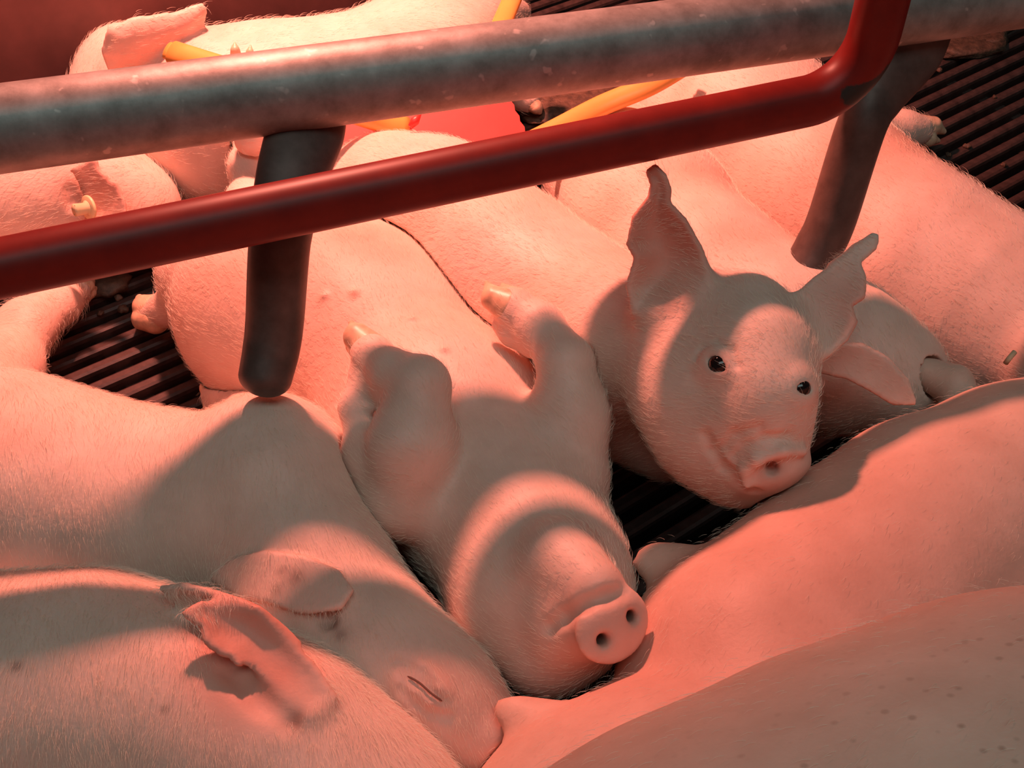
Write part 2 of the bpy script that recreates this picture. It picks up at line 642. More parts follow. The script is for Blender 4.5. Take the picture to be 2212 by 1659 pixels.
def fur(body, parent, count, flow, length=0.006, r=0.00006, lift=0.35, skip=()):
    V, N = body.V, body.N
    toc = CAM - V
    toc /= np.linalg.norm(toc, axis=1)[:, None]
    ok = (N * toc).sum(1) > -0.45
    ok &= V[:, 2] > 0.01
    ok &= ~body.touching(V, 0.003)
    pu = 1106 + FPX * (V @ RGT - CAM @ RGT) / ((V - CAM) @ FWD)
    pv = 829.5 - FPX * ((V - CAM) @ UPV) / ((V - CAM) @ FWD)
    ok &= (pu > -200) & (pu < 2412) & (pv > -200) & (pv < 1859)
    for P, rr in skip:
        ok &= ((V - P) ** 2).sum(1) > rr * rr
    ids = np.flatnonzero(ok)
    if len(ids) == 0:
        return None
    ids = rng.choice(ids, size=count)
    P = V[ids] + rng.normal(0, body.h * 0.45, (count, 3))
    n = N[ids].astype(float)
    if callable(flow):
        fl = flow(P)
    else:
        fl = np.tile(np.asarray(flow, float), (count, 1))
    fl = fl - n * (fl * n).sum(1)[:, None]
    fl /= np.linalg.norm(fl, axis=1)[:, None] + 1e-6
    side = np.cross(n, fl)
    # neighbouring bristles share a lean
    lean = np.sin(P[:, 0] * 90 + 2 * np.sin(P[:, 1] * 70)) * 0.14 + rng.normal(0, 0.20, count)
    fl = fl + side * lean[:, None]
    fl /= np.linalg.norm(fl, axis=1)[:, None]
    L = length * rng.uniform(0.55, 1.25, count)
    P = P - n * 0.0006
    a = P
    b = P + (fl * (1 - lift * 0.4) + n * lift) * (L * 0.5)[:, None]
    c = P + (fl + n * lift * 0.55) * L[:, None]
    hc = bpy.data.hair_curves.new('fur')
    hc.add_curves([3] * count)
    pos = np.stack([a, b, c], 1) - np.array(parent.location)
    hc.position_data.foreach_set('vector', pos.astype(np.float32).ravel())
    rr = hc.attributes.new('radius', 'FLOAT', 'POINT') if 'radius' not in hc.attributes else hc.attributes['radius']
    rr.data.foreach_set('value', np.tile(np.array([r, r * 0.8, r * 0.15], dtype=np.float32), count))
    hc.materials.append(M['fur'])
    o = bpy.data.objects.new('fur', hc)
    COL.objects.link(o)
    o.parent = parent
    o['kind'] = 'stuff'
    return o

def hoof(parent, chains, h=0.0011, label=None):
    """a cloven foot: horn toes as rounded cones"""
    pts = [p for c in chains for p in c]
    lo, hi = bounds(pts, 0.006)
    b = Body(lo, hi, h)
    for c in chains:
        b.chain(c, k=0.001)
    b.carve(0.0012, BODIES[-1])
    V, Q = b.polygonise()
    o = link('hoof', mesh_from('hoof', V, Q, origin=parent.location), M['hoof'])
    o.parent = parent
    if label:
        o['label'] = label
    return o

def eyeball(parent, P, r):
    bm = bmesh.new()
    bmesh.ops.create_uvsphere(bm, u_segments=20, v_segments=12, radius=r)
    me = bpy.data.meshes.new('eye')
    bm.to_mesh(me); bm.free()
    me.polygons.foreach_set('use_smooth', np.ones(len(me.polygons), dtype=bool))
    o = link('eye', me, M['eye'])
    o.parent = parent
    o.location = Vector(P) - parent.location
    return o

T0 = time.time()

# ------------------------------------------------------------------ the setting: slatted floor, dark pit, back panel
ANG = math.radians(36.0)
DIRX = np.array([math.cos(ANG), math.sin(ANG), 0.0])     # along the slats (and the sow)
DIRY = np.array([-math.sin(ANG), math.cos(ANG), 0.0])

def bar_mesh(name, length, prof):
    """bar with the given (y,z) profile, along local x"""
    V, Fc = [], []
    n = len(prof)
    for x in (-length / 2, length / 2):
        for y, z in prof:
            V.append((x, y, z))
    for i in range(n):
        Fc.append((i, (i + 1) % n, n + (i + 1) % n, n + i))
    Fc.append(tuple(range(n))[::-1]); Fc.append(tuple(range(n, 2 * n)))
    return mesh_from(name, V, Fc, smooth=False)

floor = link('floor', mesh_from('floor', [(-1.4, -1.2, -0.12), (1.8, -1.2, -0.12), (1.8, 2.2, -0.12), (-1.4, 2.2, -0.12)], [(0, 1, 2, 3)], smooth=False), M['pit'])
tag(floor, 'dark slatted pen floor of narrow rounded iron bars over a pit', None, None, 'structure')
slat_me = bar_mesh('slat', 2.4, [(-0.0052, -0.004), (-0.0045, -0.0012), (-0.0024, 0.0), (0.0024, 0.0), (0.0045, -0.0012), (0.0052, -0.004), (0.0030, -0.016), (-0.0030, -0.016)])
slat_me.materials.append(M['slat'])
PER = 0.0195
for i in range(-23, 52):
    o = bpy.data.objects.new('slat', slat_me)
    COL.objects.link(o)
    o.parent = floor
    c = DIRY * (i * PER) + DIRX * 0.15
    o.location = (c[0], c[1], 0.0)
    o.rotation_euler = (0, 0, ANG)
cross_me = bar_mesh('crossbar', 2.2, [(-0.007, -0.040), (-0.007, -0.010), (0.007, -0.010), (0.007, -0.040)])
cross_me.materials.append(M['slat'])
for j in range(-4, 7):
    o = bpy.data.objects.new('crossbar', cross_me)
    COL.objects.link(o)
    o.parent = floor
    c = DIRX * (j * 0.17 + 0.03) + DIRY * 0.3
    o.location = (c[0], c[1], 0.0)
    o.rotation_euler = (0, 0, ANG + math.pi / 2)

# back panel of the pen, running along the slats behind the farthest piglet
wb = np.array([-0.30, 0.455, 0.0])
wall_me = bar_mesh('wall_back', 0.9, [(0, 0), (0.012, 0), (0.012, 0.46), (0.009, 0.466), (0.003, 0.466), (0, 0.46)])
wall = link('wall_back', wall_me, M['wall'])
wc = wb + DIRX * (-0.16) + DIRY * 0.03
wall.location = wc
wall.rotation_euler = (0, 0, ANG)
tag(wall, 'dark reddish brown pen wall panel behind the farthest piglet', None, None, 'structure')

# ------------------------------------------------------------------ crate rails
def line_ext(a, b, t0, t1, n=24):
    return [a + (b - a) * t for t in np.linspace(t0, t1, n)]

bigA, bigB = at(0, 279, 0.284), at(1400, 92, 0.275)
V, Fc = sweep(line_ext(bigA, bigB, -0.7, 2.4, 60), 0.0212, seg=40)
org = tuple((bigA + bigB) / 2)
big = link('crate_rail', mesh_from('crate_rail', V, Fc, origin=org), M['galv'], loc=org)
tag(big, 'thick galvanised steel crate rail crossing above the piglets, two fingers welded beneath it', 'rail')

def finger(path, ra, rb, up):
    P = catmull(path, 10)
    t = np.linspace(0, 1, len(P)); s = np.linspace(0, 1, len(ra))
    A = np.interp(t, s, ra); B = np.interp(t, s, rb)
    # round the free end over
    endr = A[-1]
    T = P[-1] - P[-2]; T /= np.linalg.norm(T)
    extra = [P[-1] + T * endr * 0.75 * math.sin(x) for x in np.linspace(0.15, 1.5, 10)]
    A = np.concatenate([A, [endr * math.cos(x) for x in np.linspace(0.15, 1.5, 10)]])
    B = np.concatenate([B, [B[-1] * math.cos(x) for x in np.linspace(0.15, 1.5, 10)]])
    V, Fc = sweep(np.vstack([P, extra]), A, B, seg=28, up=up)
    o = link('finger', mesh_from('finger', V, Fc, origin=org), M['finger'])
    o.parent = big
    return o
finger([dep(668, 240, 0.590), dep(660, 285, 0.582), dep(628, 390, 0.574), dep(605, 520, 0.572), dep(594, 690, 0.588), dep(586, 755, 0.592), dep(573, 815, 0.592)],
       [0.0205, 0.0203, 0.0180, 0.0158, 0.0153, 0.0150, 0.0142], [0.008, 0.008, 0.0115, 0.0152, 0.0153, 0.0150, 0.0142], (0.2, -1, 0.3))
finger([dep(1990, 50, 0.668), dep(1968, 110, 0.672), dep(1905, 200, 0.676), dep(1862, 270, 0.680), dep(1798, 470, 0.702), dep(1768, 535, 0.709), dep(1729, 604, 0.713)],
       [0.0230, 0.0220, 0.0170, 0.0155, 0.0153, 0.0153, 0.0150], [0.006, 0.006, 0.009, 0.0140, 0.0153, 0.0153, 0.0150], (0.2, -1, 0.3))

redA, redB = at(0, 580, 0.265), at(1400, 290, 0.265)
RD = (redB - redA) / np.linalg.norm(redB - redA)
corner = redA + RD * float((at(1848, 186, 0.265) - redA) @ RD)
path = line_ext(redA - RD * 0.35, corner - RD * 0.034, 0, 1, 50)
for a in np.linspace(0.1, math.pi / 2, 12):
    path.append(corner - RD * 0.034 * (1 - math.sin(a)) + np.array([0, 0, 1]) * 0.034 * (1 - math.cos(a)))
for z in np.linspace(0.04, 0.24, 10):
    path.append(corner + np.array([0, 0, z]))
V, Fc = sweep(path, 0.0136, seg=36, up=(0, -1, 0.2))
me = mesh_from('red_rail', V, Fc, origin=corner)
Vn = np.array(V)
ins_ = at(1880, 60, 0.32)
wv = 0.60 * np.exp(-(((Vn - at(1866, 196, 0.272)) / np.array([0.022, 0.018, 0.010])) ** 2).sum(1)) + 0.45 * np.exp(-(((Vn - at(1925, 75, 0.30)) / np.array([0.005, 0.012, 0.03])) ** 2).sum(1))
vattr(me, 'worn', wv)
redrail = link('painted_rail', me, M['redpaint'], loc=tuple(corner))
tag(redrail, 'dark red painted rail with a scuffed bend turning upward in front of the galvanised rail', 'rail')

# ------------------------------------------------------------------ the sow, lying on her side along the lower right
d35 = np.array([math.cos(math.radians(35)), math.sin(math.radians(35)), 0.0])
n35 = np.array([d35[1], -d35[0], 0.0])
def sow_pt(t, s, z):
    return d35 * t + n35 * s + np.array([0, 0, z])
b = Body((-0.42, -0.72, -0.004), (0.80, 0.42, 0.40), 0.0038)
b.chain([(sow_pt(-0.40, 0.47, 0.175), 0.17), (sow_pt(-0.15, 0.475, 0.178), 0.175), (sow_pt(0.02, 0.505, 0.18), 0.178), (sow_pt(0.12, 0.53, 0.18), 0.178), (sow_pt(0.60, 0.57, 0.175), 0.17)], k=0.03)
b.chain([(sow_pt(t, s_ - 0.005, 0.085), 0.071) for t, s_ in ((-0.40, 0.31), (-0.17, 0.288), (-0.135, 0.262), (-0.105, 0.234), (-0.070, 0.238), (-0.036, 0.254), (-0.012, 0.238), (0.012, 0.205), (0.06, 0.203), (0.10, 0.199), (0.15, 0.197), (0.21, 0.208), (0.273, 0.228), (0.5, 0.25))], k=0.012)
# teats
b.chain(J((1170, 1560, 0.112, 48), (1125, 1545, 0.112, 32), (1082, 1530, 0.112, 20)), k=0.010)
b.chain(J((2055, 830, 0.102, 50), (2005, 808, 0.102, 28), (1966, 792, 0.104, 17)), k=0.010)
b.chain(J((1700, 1060, 0.105, 42), (1668, 1050, 0.105, 26), (1645, 1045, 0.105, 18)), k=0.012)
b.chain(J((1460, 1220, 0.105, 46), (1418, 1212, 0.105, 30), (1388, 1215, 0.105, 18)), k=0.012)
# upper flank: a second soft fold above the udder
b.chain([(sow_pt(t, s_, 0.21), 0.13) for t, s_ in ((-0.40, 0.345), (-0.146, 0.360), (-0.10, 0.368), (-0.056, 0.379), (-0.03, 0.394), (0.0, 0.404), (0.03, 0.414), (0.10, 0.436), (0.3, 0.47), (0.55, 0.49))], k=0.006)
b.clip_floor()
for (u, v, r, a) in ((1700, 1250, 0.08, 0.45), (1400, 1480, 0.06, 0.4), (1950, 1050, 0.08, 0.3)):
    P, N = b.hit(u, v)
    b.tint(P, r, a)
for (u, v) in ((1400, 1640), (1650, 1600), (1900, 1560), (2150, 1450)):
    b.tint(b.hit(u, v)[0], 0.05, -0.2)
sow = b.build('sow', M['sow'], 0.25)
sv = b.V @ n35 - 0.28 - 0.10 * (b.V @ d35 + 0.1)
vattr(sow.data, 'speck', np.clip(0.15 + sv * 14, 0.1, 1.0))
tag(sow, 'huge speckled pink sow lying on her side with teats toward the piglets', 'sow')
fur(b, sow, 5000, -d35, 0.005, 0.00005, 0.3)

# ------------------------------------------------------------------ piglets
H = 0.0019

def nostril(b, u, v, r=0.0032, depth=0.010):
    P, N = b.hit(u, v)
    b.cone(P + N * 0.002, P - N * depth, r, r * 0.7, 0.0025, sub=True)

# --- piglet on its back in the middle
def piglet_on_back():
    trunk = J((585, 665, 0.062, 205), (660, 680, 0.060, 222), (770, 740, 0.058, 234), (965, 955, 0.066, 226), (1095, 1120, 0.078, 186), (1185, 1255, 0.092, 160), (1270, 1335, 0.110, 104))
    b = Body(*bounds(trunk, 0.10), 0.0016)
    b.chain(trunk, 0.03)
    # jowl and lower jaw (uppermost, as it lies on its back), muzzle, snout disc
    b.chain(J((1130, 1320, 0.085, 130), (1180, 1400, 0.080, 95)), 0.03)
    b.chain(J((1212, 1212, 0.132, 90), (1284, 1268, 0.142, 64)), 0.012)
    c = at(1322, 1350, 0.138); toc = (CAM - c) / np.linalg.norm(CAM - c)
    ax = toc * 0.86 + RGT * 0.42 - UPV * 0.12
    ax /= np.linalg.norm(ax)
    e1 = RGT * 0.83 + UPV * 0.50; e1 -= ax * (e1 @ ax); e1 /= np.linalg.norm(e1); e2 = np.cross(ax, e1)
    b.chain([(at(1235, 1330, 0.115), 0.021), (c - ax * 0.012, 0.0175)], 0.010)
    b.ell(c, [e1, e2, ax], [0.0195, 0.0172, 0.0062], 0.004)
    # mouth fold between the chin and the snout
    m = [b.hit(u, v)[0] for u, v in ((1185, 1358), (1215, 1335), (1262, 1305), (1310, 1288), (1350, 1275))]
    b.chain([(p, 0.0030) for p in m], 0.004, sub=True)
    # left foreleg: upper arm, doubled-over forearm, foot
    b.chain(J((880, 1080, 0.105, 88), (888, 960, 0.134, 86), (905, 838, 0.153, 68)), 0.012)
    b.chain(J((905, 832, 0.153, 64), (850, 808, 0.152, 50), (805, 768, 0.149, 42), (792, 754, 0.148, 34)), 0.006)
    b.chain(J((838, 860, 0.141, 30), (802, 832, 0.141, 22), (772, 800, 0.141, 12)), 0.006)
    b.chain(J((775, 830, 0.138, 18), (762, 880, 0.132, 22), (788, 985, 0.118, 42), (835, 1060, 0.105, 66)), 0.012)
    # right foreleg
    b.chain(J((1225, 1010, 0.100, 92), (1235, 900, 0.120, 72), (1222, 790, 0.140, 62)), 0.014)
    b.chain(J((1222, 780, 0.140, 56), (1165, 705, 0.145, 50), (1112, 668, 0.147, 42), (1098, 660, 0.147, 36)), 0.006)
    b.chain(J((1150, 740, 0.135, 34), (1105, 720, 0.135, 24), (1074, 704, 0.135, 12)), 0.006)
    # hind legs spread and stretched back under the rails
    b.chain(J((430, 590, 0.060, 92), (520, 580, 0.075, 110)), 0.03)
    b.chain(J((560, 560, 0.09, 80), (545, 450, 0.10, 46), (538, 360, 0.105, 32), (528, 300, 0.100, 26)), 0.02)
    b.chain(J((735, 600, 0.075, 110), (770, 500, 0.080, 80), (790, 440, 0.085, 40)), 0.02)
    b.chain(J((430, 610, 0.05, 70), (370, 665, 0.028, 36), (330, 678, 0.020, 30)), 0.012)
    b.clip_floor()
    # teats in two rows
    for (u, v) in ((765, 632), (890, 690), (958, 757), (700, 640), (640, 690), (800, 880)):
        P, N = b.hit(u, v)
        b.cone(P - N * 0.002, P + N * 0.0012, 0.0022, 0.0012, 0.004)
    for (u, v) in ((1362, 1327), (1300, 1371)):
        P = c + e1 * (0.0088 if u > 1330 else -0.0088) + ax * 0.006 + e2 * (-0.001)
        b.cone(P + ax * 0.003, P - ax * 0.012, 0.0031, 0.0026, 0.003, sub=True)
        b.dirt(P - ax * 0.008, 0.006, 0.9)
    b.tint(c, 0.022, 0.5); b.tint(at(740, 530, 0.14), 0.03, 0.45); b.tint(at(905, 830, 0.18), 0.02, 0.15)
    o = b.build('piglet', M['piglet'], 0.25)
    tag(o, 'piglet asleep on its back, belly up, forelegs curled and snout toward the viewer', 'piglet', None)
    hoof(o, [J((800, 756, 0.149, 40), (772, 728, 0.151, 31), (759, 697, 0.155, 7)), J((798, 770, 0.141, 36), (772, 744, 0.141, 26), (762, 722, 0.143, 8))])
    hoof(o, [J((1100, 662, 0.149, 40), (1066, 644, 0.151, 28), (1051, 611, 0.154, 6)), J((1118, 652, 0.138, 32), (1094, 634, 0.138, 20), (1086, 615, 0.140, 6))])
    hoof(o, [J((335, 668, 0.022, 34), (312, 662, 0.022, 26), (302, 645, 0.022, 10)), J((335, 690, 0.018, 32), (310, 688, 0.016, 26), (298, 700, 0.014, 10))])
    flow = at(700, 600, 0.1) - at(1200, 1250, 0.1)
    fur(b, o, 25500, flow, 0.0062, 0.00005, 0.4, skip=[(c, 0.024)])
piglet_on_back()

# --- alert piglet with raised head and pricked ears
def piglet_alert():
    trunk = J((845, 455, 0.075, 168), (940, 500, 0.080, 180), (1085, 600, 0.082, 178), (1235, 700, 0.085, 172), (1360, 745, 0.114, 150), (1480, 750, 0.150, 125))
    b = Body(*bounds(trunk + J((1700, 760, 0.16, 120)), 0.085), 0.0014)
    b.chain(trunk, 0.03)
    b.chain(J((1600, 712, 0.170, 126), (1624, 785, 0.170, 106), (1640, 890, 0.160, 88), (1664, 985, 0.144, 70)), 0.025)
    b.chain(J((1652, 750, 0.182, 76), (1664, 830, 0.178, 62)), 0.02)
    b.chain(J((1480, 850, 0.146, 108), (1530, 935, 0.130, 92), (1600, 1020, 0.118, 66)), 0.03)
    b.chain(J((1330, 900, 0.06, 90), (1440, 960, 0.05, 80)), 0.03)
    c = at(1674, 1022, 0.138)
    ax = np.array([0.35, -0.72, -0.60]); ax /= np.linalg.norm(ax)
    e1 = RGT - ax * (RGT @ ax); e1 /= np.linalg.norm(e1); e2 = np.cross(ax, e1)
    b.ell(c, [e1, e2, ax], [0.0185, 0.0165, 0.0065], 0.006)
    # ears
    earL = [(1372, 672), (1358, 618), (1377, 556), (1360, 528), (1372, 470), (1405, 428), (1412, 400), (1402, 372), (1415, 362), (1434, 382), (1444, 412), (1440, 438), (1478, 478), (1512, 540), (1530, 600), (1500, 640), (1440, 672)]
    b.sheet(ear_points(earL, [(1380, 680, 0.178), (1530, 600, 0.200), (1415, 362, 0.246)], 0.010, 6), 0.0021, 0.008)
    b.chain(J((1440, 690, 0.170, 56), (1500, 630, 0.186, 45)), 0.015)
    earR = [(1722, 642), (1760, 606), (1800, 578), (1850, 540), (1888, 512), (1886, 535), (1850, 566), (1864, 600), (1862, 640), (1832, 660), (1845, 695), (1826, 730), (1790, 762), (1752, 772)]
    b.sheet(ear_points(earR, [(1722, 642, 0.196), (1752, 772, 0.180), (1888, 512, 0.216)], 0.0015, 6), 0.0021, 0.008)
    b.chain(J((1800, 578, 0.2035, 14), (1850, 542, 0.209, 12), (1884, 518, 0.215, 9)), 0.004)
    b.clip_floor()
    # eye socket, lids, brow
    P, N = b.hit(1545, 785)
    xa = at(1568, 803, P[2]) - at(1522, 770, P[2]); xa -= N * (xa @ N); xa /= np.linalg.norm(xa); ya = np.cross(N, xa)
    b.ell(P - N * 0.004, [xa, ya, N], [0.0125, 0.0105, 0.0065], 0.006)
    b.chain([(b.hit(u, v)[0], 0.0011) for u, v in ((1500, 775), (1516, 748), (1548, 736), (1580, 752), (1592, 790))], 0.003, sub=True)
    P, N = b.hit(1545, 785)
    eP = P - N * 0.0052
    b.ell(P, [xa, ya, N], [0.0058, 0.0025, 0.012], 0.0015, sub=True)
    P2, N2 = b.hit(1740, 836)
    xb = UPV - N2 * (UPV @ N2); xb /= np.linalg.norm(xb); yb = np.cross(N2, xb)
    b.ell(P2 - N2 * 0.004, [yb, xb, N2], [0.0105, 0.0095, 0.0060], 0.006)
    P2, N2 = b.hit(1743, 838)
    b.ell(P2, [yb, xb, N2], [0.0050, 0.0023, 0.012], 0.0015, sub=True)
    # rim of the snout disc, wrinkles behind it, nostril, mouth
    rim = [b.hit(u, v) for u, v in ((1616, 1042), (1612, 1012), (1636, 990), (1690, 972), (1728, 972))]
    b.chain([(p + n * 0.0012, 0.0030) for p, n in rim], 0.003)
    P3_, N3_ = b.hit(1668, 1012)
    b.cone(P3_ + N3_ * 0.003, P3_ - N3_ * 0.008, 0.0036, 0.0026, 0.003, sub=True)
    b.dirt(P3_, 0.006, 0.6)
    for m in (((1585, 985), (1606, 962), (1650, 946), (1705, 942)), ((1562, 968), (1588, 940), (1640, 922))):
        m = [b.hit(u, v)[0] for u, v in m]
        b.chain([(p, 0.0016) for p in m], 0.004, sub=True)
    m = [b.hit(u, v)[0] for u, v in ((1526, 942), (1540, 975), (1566, 1012), (1600, 1046), (1632, 1062))]
    b.chain([(p, 0.0020) for p in m], 0.004, sub=True)
    b.tint(c, 0.020, 0.6)
    b.tint(at(1430, 560, 0.21), 0.028, 0.9); b.tint(at(1420, 430, 0.235), 0.022, 0.8); b.tint(at(1835, 650, 0.198), 0.022, 0.7); b.tint(P, 0.010, 0.4)
    b.dirt(b.hit(1565, 815)[0], 0.0035, 0.35)
    o = b.build('piglet', M['piglet'], 0.22)
    tag(o, 'awake piglet with raised head, open dark eye and both notched ears pricked', 'piglet')
    eyeball(o, eP, 0.0062)
    eyeball(o, P2 - N2 * 0.0056, 0.0060)
    neck = at(1480, 700, 0.16); rump = at(850, 450, 0.09); nose = c
    def flow(Q):
        f = np.tile(rump - neck, (len(Q), 1))
        hd = ((Q - at(1620, 800, 0.15)) ** 2).sum(1) < 0.055 ** 2
        f[hd] = at(1600, 650, 0.18) - nose
        return f
    fur(b, o, 25500, flow, 0.0060, 0.00005, 0.4, skip=[(c, 0.022), (eP, 0.008), (at(1430, 540, 0.19), 0.028), (at(1415, 400, 0.22), 0.02), (at(1830, 620, 0.18), 0.025)])
piglet_alert()

# --- piglet sleeping at the teat, left of the middle
def piglet_suckling_left():
    trunk = J((-130, 1060, 0.062, 260), (0, 1075, 0.062, 255), (210, 1108, 0.062, 224), (420, 1125, 0.070, 205), (580, 1090, 0.088, 182), (680, 1255, 0.092, 152), (820, 1430, 0.092, 138), (960, 1530, 0.088, 108), (1040, 1590, 0.084, 76))
    b = Body(*bounds(trunk, 0.04), 0.0015)
    b.chain(trunk, 0.03)
    b.chain(J((585, 960, 0.118, 92), (600, 1010, 0.112, 110)), 0.03)          # shoulder point
    b.chain(J((560, 905, 0.06, 60), (500, 862, 0.035, 42), (470, 850, 0.030, 36)), 0.012)   # tucked foreleg
    b.chain(J((640, 1450, 0.08, 120), (820, 1540, 0.075, 100)), 0.03)        # far jowl
    c = at(1068, 1598, 0.086)
    b.ball(c, rad(c, 66), 0.010)
    b.clip_floor()
    # folded ear lying on the neck
    poly = [(470, 1248), (510, 1215), (580, 1200), (660, 1212), (728, 1245), (758, 1288), (742, 1318), (708, 1328), (650, 1320), (590, 1296), (530, 1282)]
    pts = ear_points(poly, [(480, 1240, .1), (750, 1290, .1), (600, 1320, .1)], 0, 6)
    sP = []
    for q in pts:
        pr = 1106 + FPX * (q - CAM)[0] / ((q - CAM) @ FWD), 829.5 - FPX * ((q - CAM) @ UPV) / ((q - CAM) @ FWD)
        P, N = b.hit(*pr)
        sP.append(P + N * (0.0018 + 0.004 * max(0.0, (pr[1] - 1200) / 130.0) * max(0.0, (pr[0] - 520) / 240)))
    b.sheet(np.array(sP), 0.0022, 0.003)
    P, N = b.hit(706, 1338)
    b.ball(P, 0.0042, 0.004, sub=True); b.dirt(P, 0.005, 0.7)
    # closed eye: swollen lids either side of a slit, folds around them
    P, N = b.hit(912, 1490)
    sl_ = at(955, 1518, P[2]) - at(875, 1458, P[2]); ac = np.cross(N, sl_)
    b.ell(P - N * 0.001, [sl_, ac, N], [0.0125, 0.0095, 0.0042], 0.006)
    m = [b.hit(u, v)[0] for u, v in ((866, 1452), (880, 1460), (905, 1474), (930, 1496), (955, 1514), (968, 1518))]
    b.chain([(p, r) for p, r in zip(m, (0.0010, 0.0016, 0.0021, 0.0022, 0.0018, 0.0012))], 0.003, sub=True)
    slit = [p - N * 0.0012 for p in m[1:5]]
    for w_ in (((858, 1430), (885, 1438), (912, 1452), (930, 1470)), ((868, 1490), (895, 1520), (930, 1542), (968, 1548))):
        m = [b.hit(u, v)[0] for u, v in w_]
        b.chain([(p, 0.0015) for p in m], 0.004, sub=True)
    for u, v, r, a in ((640, 1245, 0.004, 0.5), (610, 1232, 0.003, 0.4), (600, 1270, 0.003, 0.3), (735, 1372, 0.004, 0.5), (725, 1350, 0.003, 0.4)):
        b.dirt(b.hit(u, v)[0], r, a)
    b.tint(c, 0.03, 0.6); b.tint(at(915, 1490, .12), 0.02, 0.3); b.tint(at(640, 1260, .13), 0.03, 0.25)
    o = b.build('piglet', M['piglet'], 0.20)
    tag(o, 'sleeping piglet with closed eye and flat ear, its mouth on a teat', 'piglet')
    hoof(o, [J((482, 842, 0.032, 34), (455, 838, 0.030, 24), (443, 850, 0.028, 8)), J((492, 850, 0.022, 32), (462, 868, 0.020, 24), (448, 878, 0.018, 10)), J((500, 830, 0.040, 24), (480, 820, 0.040, 16), (472, 818, 0.040, 8))])
    V, Fc = sweep(catmull(slit, 5), [0.0002] + [0.00055] * 14 + [0.0002], seg=8)
    el = link('eyelashes', mesh_from('eyelashes', V, Fc, origin=o.location), M['lash'])
    el.parent = o
    fur(b, o, 30000, lambda Q: np.tile(np.array([0.25, -0.8, -0.5]), (len(Q), 1)), 0.0060, 0.00005, 0.4, skip=[(c, 0.02)])
piglet_suckling_left()

# --- nearest piglet, lower left corner
def piglet_near_corner():
    trunk = J((-150, 1580, 0.088, 300), (-60, 1565, 0.091, 292), (200, 1510, 0.097, 246), (420, 1565, 0.101, 224), (620, 1645, 0.102, 208), (790, 1780, 0.092, 190), (900, 1900, 0.085, 150), (980, 1990, 0.080, 90))
    lo, hi = bounds(trunk, 0.05)
    b = Body(lo, hi, H)
    b.chain(trunk, 0.03)
    b.clip_floor()
    earA = [(402, 1326), (436, 1306), (520, 1318), (600, 1368), (680, 1445), (716, 1508), (690, 1540), (640, 1556), (600, 1536), (560, 1500), (508, 1428), (505, 1418), (482, 1412), (446, 1385), (440, 1352), (425, 1342)]
    hA = b.hit(650, 1556)[0]
    b.sheet(ear_points(earA, [(640, 1556, hA[2] + 0.000), (716, 1500, b.hit(716, 1500)[0][2] + 0.003), (402, 1326, b.hit(425, 1420)[0][2] + 0.016)], 0.004, 6), 0.0021, 0.006)
    earB = [(354, 1272), (398, 1266), (470, 1284), (560, 1318), (640, 1392), (610, 1398), (540, 1345), (450, 1312), (392, 1300)]
    b.sheet(ear_points(earB, [(630, 1400, b.hit(620, 1450)[0][2] - 0.004), (560, 1330, b.hit(540, 1400)[0][2] + 0.004), (354, 1272, b.hit(354, 1340)[0][2] + 0.004)], 0.002, 6), 0.0021, 0.006)
    m = [b.hit(u, v)[0] for u, v in ((500, 1445), (560, 1505), (625, 1552))]
    b.chain([(p, r) for p, r in zip(m, (0.003, 0.005, 0.004))], 0.006, sub=True)
    b.tint(b.hit(560, 1420)[0], 0.028, 0.9); b.tint(b.hit(470, 1350)[0], 0.02, 0.6)
    for u, v, r, a in ((36, 1440, 0.0022, 0.7), (355, 1532, 0.002, 0.5), (640, 1558, 0.005, 0.6)):
        b.dirt(b.hit(u, v)[0], r, a)
    o = b.build('piglet', M['piglet'], 0.25)
    tag(o, 'nearest piglet, lying in the lower left corner with its notched ear laid back', 'piglet')
    fur(b, o, 30000, lambda Q: np.tile(np.array([0.15, -0.8, -0.5]), (len(Q), 1)), 0.0060, 0.00005, 0.4,
        skip=[(at(560, 1420, .17), 0.03)])
piglet_near_corner()

# --- piglet behind the alert one's head, suckling
def piglet_behind_head():
    trunk = J((1320, 370, 0.070, 150), (1400, 475, 0.074, 168), (1530, 625, 0.076, 172), (1690, 735, 0.078, 172), (1850, 785, 0.085, 136), (1950, 815, 0.085, 88))
    b = Body(*bounds(trunk, 0.06), 0.0016)
    b.chain(trunk, 0.03)
    b.chain(J((1290, 300, 0.05, 70), (1390, 245, 0.045, 55)), 0.02)
    b.clip_floor()
    poly = [(1752, 762), (1800, 745), (1862, 748), (1912, 775), (1958, 825), (1972, 868), (1930, 868), (1880, 838), (1830, 812), (1775, 800)]
    b.sheet(ear_points(poly, [(1752, 762, 0.145), (1870, 748, 0.15), (1960, 860, 0.125)], 0.001, 7), 0.0022, 0.006)
    b.tint(at(1850, 790, .14), 0.03, 0.2)
    o = b.build('piglet', M['piglet'], 0.2)
    tag(o, 'pale piglet half hidden behind the head of the awake piglet, sucking a teat', 'piglet')
    fur(b, o, 13500, at(1320, 370, .07) - at(1830, 830, .08), 0.006, 0.00006, 0.4)
piglet_behind_head()

